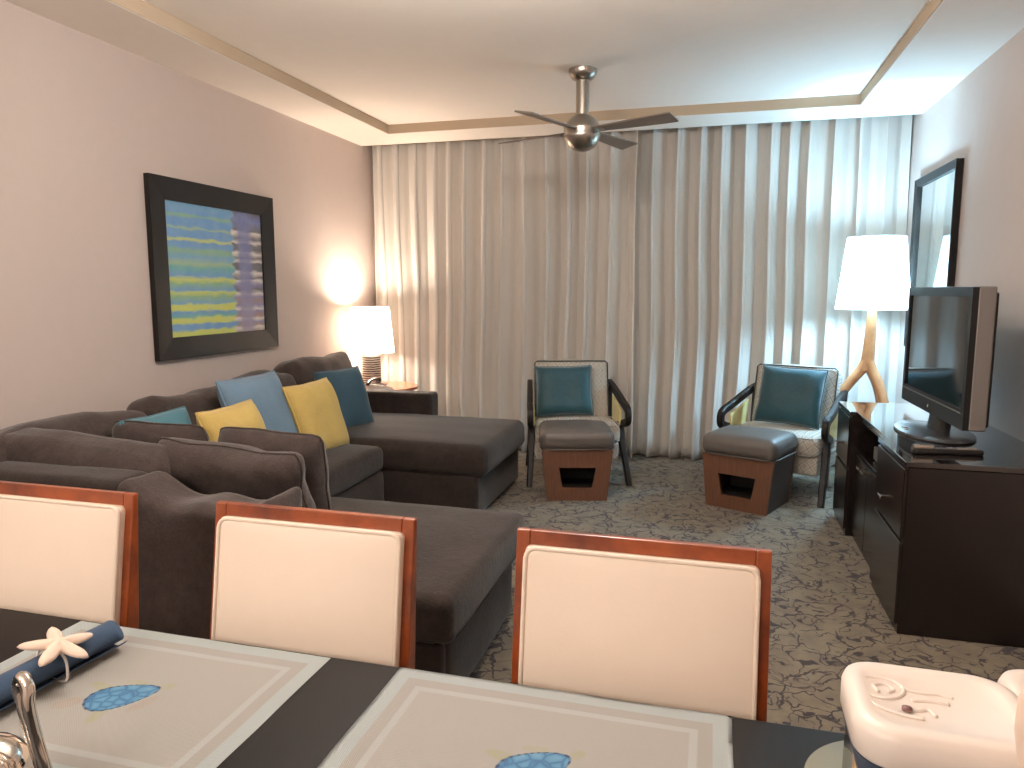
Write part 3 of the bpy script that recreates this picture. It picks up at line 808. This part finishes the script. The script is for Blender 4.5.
# ------------------------------------------------------------------ media console
t = thing('media_console', 'black-brown media console with drawers against the right wall under the television', 'cabinet', (0, 0, 0))
x0, x1, ya, yb, zt = .755, XR - .006, 3.145, 4.80, .70
yA, yB = 3.66, 4.40            # the middle bay lies a little back
b = new(); box(b, x0 + .012, x1, ya + .004, yA, .0, zt, .003, 1); box(b, x0 + .012, x1, yB, yb - .004, .0, zt, .003, 1)
box(b, x0 + .05, x1, yA, yB, .0, .50, .002, 1); box(b, x1 - .16, x1, yA, yB, .50, zt); box(b, x0 + .05, x1, yA, yB, zt - .022, zt)
obj('body', b, M_['console'], t, smooth=False)
b = new(); prism(b, [(x0, ya), (x1, ya), (x1, yb), (x0, yb), (x0, yB), (x0 + .036, yB - .004), (x0 + .036, yA + .004), (x0, yA)], zt, zt + .022, 'z', .003); obj('top', b, M_['consoletop'], t, smooth=False)
def pull(parent, x, y, z):
    b = new(); box(b, x - .018, x, y - .006, y + .006, z - .006, z + .006, .002, 1); box(b, x - .026, x - .018, y - .028, y + .028, z - .008, z + .008, .003, 2)
    obj('handle', b, M_['chrome'], parent, smooth=False)
for (y0, y1, xx) in ((ya + .012, yA - .006, x0), (yB + .006, yb - .012, x0)):
    for z0, z1 in ((.40, zt - .012), (.04, .385)):
        b = new(); box(b, xx, xx + .016, y0, y1, z0, z1, .003, 1); dr = obj('drawer', b, M_['console'], t, smooth=False)
        if z0 > .3: pull(dr, xx, (y0 + y1) / 2 + .05 , .495)
for (y0, y1) in ((yA + .006, (yA + yB) / 2 - .003), ((yA + yB) / 2 + .003, yB - .006)):
    b = new(); box(b, x0 + .036, x0 + .05, y0, y1, .04, .49, .003, 1); dr = obj('door', b, M_['console'], t, smooth=False)
    pull(dr, x0 + .036, (yA + yB) / 2 + (.05 if y0 > 4 else -.05) + .08, .455)
t = thing('cable_box', 'dark cable box with shiny front inside the open middle bay of the console', 'cable box', (x0 + .09, 3.98, .50))
b = new(); box(b, .012, .26, -.20, .20, .004, .075, .004, 1); obj('body', b, M_['black'], t, smooth=False)
b = new(); box(b, 0, .013, -.20, .20, .006, .074, .003, 1); obj('front_panel', b, M_['tvsilver'], t, smooth=False)
b = new(); box(b, -.003, .002, -.07, .07, .03, .055, .001, 1); obj('display', b, M_['tvscreen'], t, smooth=False)

# ------------------------------------------------------------------ television
t = thing('television', 'flat television with dark screen and silver sides on an oval stand atop the console', 'television', (1.03, 3.84, zt + .022), R(1.0))
TW, z0, z1 = .475, .098, .690
b = new()
def ring(b, xa, xb, o, i):
    vs = {}
    for nm, L in (('o', o), ('i', i)):
        for q, p in enumerate(L):
            for xx in (xa, xb): vs[nm, q, xx] = b.verts.new((xx, *p))
    for q in range(4):
        r = (q + 1) % 4
        for xx in (xa, xb): b.faces.new((vs['o', q, xx], vs['o', r, xx], vs['i', r, xx], vs['i', q, xx]))
        for nm in 'oi': b.faces.new((vs[nm, q, xa], vs[nm, r, xa], vs[nm, r, xb], vs[nm, q, xb]))
ring(b, -.03, .0, [(-TW, z0), (TW, z0), (TW, z1), (-TW, z1)], [(-TW + .035, z0 + .085), (TW - .035, z0 + .085), (TW - .035, z1 - .04), (-TW + .035, z1 - .04)])
bz = obj('bezel', b, M_['tvblack'], t, smooth=False)
b = new(); box(b, -.033, -.029, -TW + .03, TW - .03, z0 + .066, z0 + .071); obj('silver_strip', b, M_['tvsilver'], bz, smooth=False)
b = new(); lathe(b, [(.001, 0), (.009, 0), (.009, .003), (.001, .004)], 20, Matrix.Translation((-.03, 0, z0 + .033)) @ Matrix.Rotation(R(-90), 4, 'Y')); obj('emblem', b, M_['chrome'], bz, smooth=False)
b = new(); box(b, -.022, -.012, -TW + .033, TW - .033, z0 + .083, z1 - .038); obj('screen', b, M_['tvscreen'], t, smooth=False)
b = new(); box(b, -.008, .058, -TW - .002, TW + .002, z0 - .002, z1 + .003, .006, 2); obj('side_shell', b, M_['tvsilver'], t, smooth=False)
b = new(); box(b, .056, .076, -TW + .02, TW - .02, z0 + .01, z1 - .02, .01, 2); obj('back_shell', b, M_['tvblack'], t, smooth=False)
b = new(); sweep(b, [(.02, 0, .016), (.025, 0, .06), (.03, 0, .12)], rrect(.20, .05, .3), up=(1, 0, 0)); obj('neck', b, M_['tvblack'], t, auto=50)
b = new(); lathe(b, [(.98, 0), (1.0, .006), (.98, .012), (.6, .019), (.2, .024), (.01, .025)], 60, Matrix.Diagonal((.16, .29, 1, 1))); sb = obj('stand', b, M_['standgrey'], t, auto=50)
b = new()
sweep(b, smooth_path([(-.118, -.03, .0175), (-.128, -.005, .0165), (-.108, .02, .0185), (-.128, .045, .0165)], 5), circ(.003, 6)); obj('emblem', b, M_['chrome'], sb)

t = thing('remote_control', 'slim black and silver remote control lying on the near end of the console', 'remote', (.95, 3.35, zt + .022), R(8))
b = new(); box(b, -.13, .14, -.025, .025, 0, .022, .007, 3); obj('body', b, M_['black'], t, auto=40)
b = new(); sweep(b, [(-.132, -.006, .027), (-.06, -.006, .027), (-.055, -.006, .025)], circ(.013, 12)); obj('silver_cap', b, M_['steel'], t, auto=40)
b = new(); sweep(b, [(.04, -.006, .022), (.115, -.006, .022)], circ(.008, 10)); obj('silver_cap', b, M_['steel'], t, auto=40)
b = new()
for i in range(4):
    for j in range(2): box(b, -.04 + i * .022, -.026 + i * .022, -.013 + j * .016, -.003 + j * .016, .02, .0245, .001, 1)
obj('buttons', b, M_['tvsilver'], t, smooth=False)

# ------------------------------------------------------------------ dining table
TZ = .75
t = thing('dining_table', 'long black-brown dining table in the foreground', 'table', (0, 0, 0))
b = new(); box(b, -2.05, .80, .06, 1.098, TZ - .04, TZ, .003, 2); obj('table_top', b, M_['espresso'], t, smooth=False)
b = new(); box(b, -1.95, .70, .14, 1.02, TZ - .12, TZ - .04); obj('apron', b, M_['espresso'], t, smooth=False)
for x in (-1.93, .68):
    for y in (.16, 1.0):
        b = new(); box(b, x - .04, x + .04, y - .04, y + .04, 0, TZ - .04, .004, 2); obj('leg', b, M_['espresso'], t, smooth=False)

# ------------------------------------------------------------------ dining chairs
def make_chair(label):
    t = thing('dining_chair', label, 'chair', group='dining chairs along the far side of the table')
    W2 = .222; zt, zb = .965, .50
    fy = lambda z: .048 + (z - .965) * .155            # front plane of the back, leaning away with height
    ry = lambda z: .062 + (z - .965) * .075       # rear edge of the stiles
    for s in (-1, 1):
        b = new(); xa, xb = sorted((s * W2, s * (W2 - .026)))
        prism(b, [(fy(zt), zt), (ry(zt), zt), (ry(.70), .70), (ry(.45), .45), (.085, 0), (.045, 0), (fy(.42) - .002, .42), (fy(.70), .70)], xa, xb, 'x', .003)
        obj('rear_leg', b, M_['mahog'], t, smooth=False)
    b = new(); prism(b, [(fy(zt - .03), zt - .03), (fy(zt), zt), (ry(zt), zt), (ry(zt - .03), zt - .03)], -W2 + .026, W2 - .026, 'x', .002); obj('top_rail', b, M_['mahog'], t, smooth=False)
    b = new(); prism(b, [(fy(.50), .50), (fy(.53), .53), (ry(.53), .53), (ry(.50), .50)], -W2 + .026, W2 - .026, 'x', .002); obj('bottom_rail', b, M_['mahog'], t, smooth=False)
    ang = math.atan(.155)
    Mb = Matrix.Translation((0, fy(.735), .735)) @ Matrix.Rotation(-ang, 4, 'X')
    b = new(); softbox(b, -.203, .203, -.016, .022, -.218, .207, .012, (0, .016, 0), .0006, M=Mb, n=18); c = obj('back_cushion', b, M_['leather'], t)
    pp = []
    hx, hz0, hz1, rr = .200, -.213, .204, .02
    for cx, cz, a0 in ((hx - rr, hz1 - rr, 0), (-hx + rr, hz1 - rr, 90), (-hx + rr, hz0 + rr, 180), (hx - rr, hz0 + rr, 270)):
        for k in range(5): a = R(a0 + 90 * k / 4); pp.append((cx + rr * math.cos(a), cz + rr * math.sin(a)))
    b = new(); sweep(b, [Mb @ Vector((p[0], -.016, p[1])) for p in pp], circ(.0042, 8), closed=True); obj('piping', b, M_['leather'], c)
    b = new(); softbox(b, -.215, .215, -.46, .0, .40, .475, .03, (.003, .003, .012), .002); obj('seat', b, M_['leather'], t)
    b = new(); box(b, -.212, .212, -.44, .03, .345, .402, .003, 1); obj('seat_frame', b, M_['mahog'], t, smooth=False)
    for s in (-1, 1):
        b = new(); sweep(b, [(s * .192, -.42, .40), (s * .197, -.425, .0)], rrect(.038, .038, .15), up=(0, 1, 0), scale=[1, .7]); obj('front_leg', b, M_['mahog'], t, smooth=False)
    return t
CY = 1.20
c2 = make_chair('cream leather dining chair in the middle, behind the two placemats')
c2.location = (-.760, CY, 0)
c1 = copy_tree(c2); c1['label'] = 'cream leather dining chair cut by the frame, behind the rolled blue napkin'; c1.location = (-1.410, CY, 0)
c3 = copy_tree(c2); c3['label'] = 'cream leather dining chair nearest the white lidded canister, carpet showing beyond it'; c3.location = (-.114, CY, 0)
c1.rotation_euler.z = R(0); c3.rotation_euler.z = R(0)

# ------------------------------------------------------------------ placemats
def make_mat(label, cx, cy, seed):
    bm = new(); nx, ny = 60, 42; w, h = .55, .39
    g = []
    for j in range(ny + 1):
        row = []
        for i in range(nx + 1):
            x, y = -w / 2 + w * i / nx, -h / 2 + h * j / ny
            z = .0008 + .0012 * (1 + noise.noise(Vector((x * 9, y * 9, seed))))
            row.append(bm.verts.new((x, y, z)))
        g.append(row)
    for j in range(ny):
        for i in range(nx): bm.faces.new((g[j][i], g[j][i + 1], g[j + 1][i + 1], g[j + 1][i]))
    bmesh.ops.solidify(bm, geom=list(bm.faces), thickness=.0015)
    o = obj('placemat', bm, M_['mat'])
    zmin = min(v.co.z for v in o.data.vertices)
    o.location = (cx, cy, TZ - zmin + .0003)
    return tag(o, label, 'placemat', 'placemats on the dining table')
make_mat('pale grey placemat with an embroidered blue turtle, under the rolled napkin', -.911, .897, 2)
make_mat('pale grey placemat with an embroidered blue turtle, in front of the chair nearest the canister', -.228, .900, 5)

# ------------------------------------------------------------------ rolled napkin with starfish ring
t = thing('napkin', 'rolled blue cloth napkin lying across the placemat corner', 'napkin', (-1.046, .892, TZ + .004), R(-4))
bm = new()
sec = []
for k in range(70):
    a = 2 * math.pi * 2.93 * k / 69; r = .010 + .017 * k / 69 + (.003 * (k - 60) / 9 if k > 60 else 0)
    sec.append((r * 1.12 * math.cos(a), .027 + r * .92 * math.sin(a)))
rings = []
for j in range(21):
    y = -.19 + .32 * j / 20
    rings.append([bm.verts.new((p[0] * (1 + .05 * noise.noise(Vector((y * 20, k * .1, 0)))), y + .006 * noise.noise(Vector((k * .15, j * .3, 3))) * (1 if j in (0, 20) else 0), p[1])) for k, p in enumerate(sec)])
for a, c in zip(rings, rings[1:]):
    for k in range(len(sec) - 1): bm.faces.new((a[k], a[k + 1], c[k + 1], c[k]))
bmesh.ops.solidify(bm, geom=list(bm.faces), thickness=.0028)
rl = obj('roll', bm, M_['navy'], t)
b = new(); sweep(b, smooth_path([(.031, .005, .004), (.036, .006, .02), (.030, .007, .044), (.0, .008, .058), (-.030, .009, .044), (-.036, .01, .02), (-.030, .01, .004), (0, .008, .0005)], 5, True), circ(.0022, 8), closed=True)
nr = obj('napkin_ring', b, M_['cord']); nr.parent = t
bm = new(); n = 60
def star_r(a): return .019 + .040 * (1 - abs(((5 * a / (2 * math.pi) + .5) % 1) * 2 - 1)) ** 0 * (.55 * (.5 + .5 * math.cos(5 * a)) ** 1.3 + .45 * abs(1 - 2 * ((5 * a / (2 * math.pi)) % 1)) ** 1.2)
cv = bm.verts.new((0, 0, .014)); prev = None; rows = []
for f, zz in ((.25, .0135), (.5, .011), (.75, .008), (.93, .005), (1.0, 0.0)):
    rows.append([bm.verts.new((star_r(2 * math.pi * k / n) * f * math.cos(2 * math.pi * k / n), star_r(2 * math.pi * k / n) * f * math.sin(2 * math.pi * k / n), zz)) for k in range(n)])
for k in range(n): bm.faces.new((cv, rows[0][k], rows[0][(k + 1) % n]))
for a, c in zip(rows, rows[1:]):
    for k in range(n): bm.faces.new((a[k], a[(k + 1) % n], c[(k + 1) % n], c[k]))
bm.faces.new(rows[-1])
so = obj('starfish', bm, M_['cream'], nr); so.location = (.012, .012, .0575); so.rotation_euler = (0, R(14), R(8))

# ------------------------------------------------------------------ chrome caddy
t = thing('condiment_caddy', 'polished chrome caddy with a round pot and looped handle at the table corner', 'caddy', (-.815, .645, TZ))
b = new(); lathe(b, [(.060, 0), (.062, .004), (.058, .009), (.01, .010)], 48, Matrix.Translation((-.02, 0, 0))); obj('base_tray', b, M_['chrome'], t, auto=50)
b = new(); lathe(b, [(.03, .009), (.042, .018), (.05, .04), (.05, .053), (.044, .070), (.03, .083), (.014, .091), (.002, .093)], 40, Matrix.Translation((-.048, -.005, 0))); obj('pot', b, M_['chrome'], t)
b = new(); P = smooth_path([(.052, .0, .008), (.043, .0, .055), (.030, 0, .105), (.023, .0, .145), (.020, .004, .166), (.008, .008, .176), (-.004, .012, .165), (-.003, .012, .145), (.010, .010, .105), (.026, .008, .055), (.034, .006, .008)], 6)
sweep(b, P, circ(.0075, 12)); obj('handle', b, M_['chrome'], t)

# ------------------------------------------------------------------ canisters, plate, ornament (table, right)
def rsq(hx, hy, r, n=8):
    out = []
    for cx, cy, a0 in ((hx - r, hy - r, 0), (-hx + r, hy - r, 90), (-hx + r, -hy + r, 180), (hx - r, -hy + r, 270)):
        for k in range(n + 1): a = R(a0 + 90 * k / n); out.append((cx + r * math.cos(a), cy + r * math.sin(a)))
    return out
def loft(bm, layers, cap0=True, cap1=True):
    rings = [[bm.verts.new((p[0], p[1], z)) for p in L] for L, z in layers]
    for a, c in zip(rings, rings[1:]):
        for k in range(len(a)): bm.faces.new((a[k], a[(k + 1) % len(a)], c[(k + 1) % len(a)], c[k]))
    if cap0: bm.faces.new(rings[0])
    if cap1: bm.faces.new(rings[-1])
    return bm
def canister(label, x, y, rz, hx, hy, h, emboss):
    t = thing('canister', label, 'canister', (x, y, TZ + (.0055 if emboss else 0)), rz, 'white lidded canisters on the dining table')
    b = new(); i = .004
    loft(b, [(rsq(hx - i, hy - i, .03), .006), (rsq(hx - i, hy - i, .03), h - .01), (rsq(hx - .001, hy - .001, .032), h - .01), (rsq(hx, hy, .032), 0.0)], cap0=True, cap1=True)
    obj('clear_body', b, M_['clear'], t, auto=40)
    b = new(); e = .008
    loft(b, [(rsq(hx + e * .5, hy + e * .5, .04), h - .012), (rsq(hx + e, hy + e, .045), h - .008), (rsq(hx + e, hy + e, .045), h + .022), (rsq(hx + e * .6, hy + e * .6, .044), h + .032), (rsq(hx - .004, hy - .004, .04), h + .036), (rsq(hx - .016, hy - .016, .034), h + .034), (rsq(hx - .02, hy - .02, .03), h + .031)])
    lid = obj('lid', b, M_['white'], t, auto=50)
    b = new(); loft(b, [(rsq(hx + .001, hy + .001, .033), h - .03), (rsq(hx + .003, hy + .003, .034), h - .03), (rsq(hx + .003, hy + .003, .034), h - .013), (rsq(hx + .001, hy + .001, .033), h - .013)]); obj('seal', b, M_['seal'], t, auto=50)
    if emboss:
        b = new(); z = h + .032
        S = [[(-.05, .01), (-.06, .035), (-.045, .055), (-.02, .056), (-.004, .04), (-.010, .018), (-.03, .006), (-.05, .01)],
             [(-.035, .02), (-.038, .036), (-.024, .042), (-.016, .03), (-.024, .022)],
             [(-.008, .038), (.012, .032), (.035, .034), (.05, .028)], [(.0, .01), (.02, .014), (.042, .012)], [(-.05, .008), (-.045, -.012), (-.02, -.026), (.005, -.03)],
             [(-.012, -.004), (.0, -.012), (.014, -.008), (.02, -.02)]]
        for s in S: sweep(b, smooth_path([(p[0] - .03, p[1] - .012, z) for p in s], 5), circ(.0022, 7))
        em = obj('embossed_scroll', b, M_['white'], lid)
        b = new(); lathe(b, [(.006, z), (.006, z + .003), (.001, z + .004)], 14, Matrix.Translation((-.040, -.026, 0))); obj('dark_bead', b, M_['bead'], lid)
    return t
M_['seal'] = plain('dark_blue_seal', srgb(60, 70, 88), .4)
M_['bead'] = plain('brown_bead', srgb(120, 88, 84), .5)
canister('square clear canister with a white embossed lid at the near right corner of the table', .280, .940, R(-1), .094, .082, .112, True)
canister('lower white-lidded canister tucked behind the embossed one at the frame edge', .475, 1.01, R(3), .09, .06, .112, False)
t = thing('glass_plate', 'flat round grey-green glass plate under the clear canister, its left edge showing', 'plate', (.252, .968, TZ))
b = new(); lathe(b, [(.110, 0), (.114, .001), (.115, .003), (.113, .005), (.002, .005)], 64); obj('dish', b, M_['glass'], t, auto=50)
t = thing('shell_ornament', 'lumpy cream seashell ornament at the right edge of the frame', 'ornament', (.335, .790, TZ))
b = new()
prof = [(.014, 0), (.028, .006), (.024, .06), (.020, .12), (.026, .17), (.030, .21), (.028, .245), (.018, .268), (.003, .277)]
lathe(b, prof, 28)
for v in b.verts:
    k = noise.noise(v.co * 38) * .007
    d = Vector((v.co.x, v.co.y, 0)); 
    if d.length > 1e-4: v.co += d.normalized() * k
obj('shell', b, M_['cream'], t)
t = thing('snack_packet', 'folded tan snack packet inside the clear canister with the embossed lid', 'packet', (.262, .935, TZ + .008))
b = new()
P = smooth_path([(-.075, -.05, .0), (-.07, .0, .03), (-.05, .03, .035), (0, .045, .02), (.05, .03, .035), (.07, -.02, .02)], 6)
sweep(b, P, rrect(.004, .045, .4), up=(0, 0, 1))
obj('wrapper', b, M_['tan'], t)
for ch in t.children: ch.location.z = .024

# ------------------------------------------------------------------ added fill light

# glowing globes added as fill, behind the camera and above the frame
for (x, y, z, wt) in FILL_GLOBES:
    gr = .15 if z < 2 else .10
    t = thing('fill_globe', 'added white fill globe outside the view, brightening the room', 'lamp', (x, y, 0), group='added fill globes')
    b = new(); lathe(b, [(.001 + gr * math.sin(math.pi * k / 16), z - gr * math.cos(math.pi * k / 16)) for k in range(17)], 32); gl = obj('globe', b, m_emit('fill_globe_glow', FILL_C, wt / (math.pi * 4 * math.pi * gr * gr)), t)
    b = new(); lathe(b, [(.006, z + gr - .01), (.006, ZC - .03), (.05, ZC - .02), (.05, ZC)], 16); obj('rod', b, M_['steel'], t, auto=40)
# ------------------------------------------------------------------ camera and view
f = 728.0
th = math.atan(94 / f); psi = math.atan(203 / f * math.cos(th))
cam = bpy.data.cameras.new('camera'); cam.sensor_width = 36; cam.lens = 36 * f / 1024; cam.clip_start = .02
co = bpy.data.objects.new('camera', cam); C.objects.link(co)
co.location = (0, 0, 1.40); co.rotation_euler = (math.pi / 2 - th, 0, psi)
S = bpy.context.scene
S.camera = co
w = bpy.data.worlds.new('world'); w.use_nodes = True; S.world = w
w.node_tree.nodes['Background'].inputs[0].default_value = (.05, .05, .05, 1)
S.view_settings.view_transform = 'Standard'; S.view_settings.look = 'None'; S.view_settings.gamma = 1; S.view_settings.use_curve_mapping = False
S.view_settings.exposure = 0.0
S.cycles.max_bounces = 10; S.cycles.diffuse_bounces = 6; S.cycles.transmission_bounces = 8
S.cycles.sample_clamp_indirect = 6
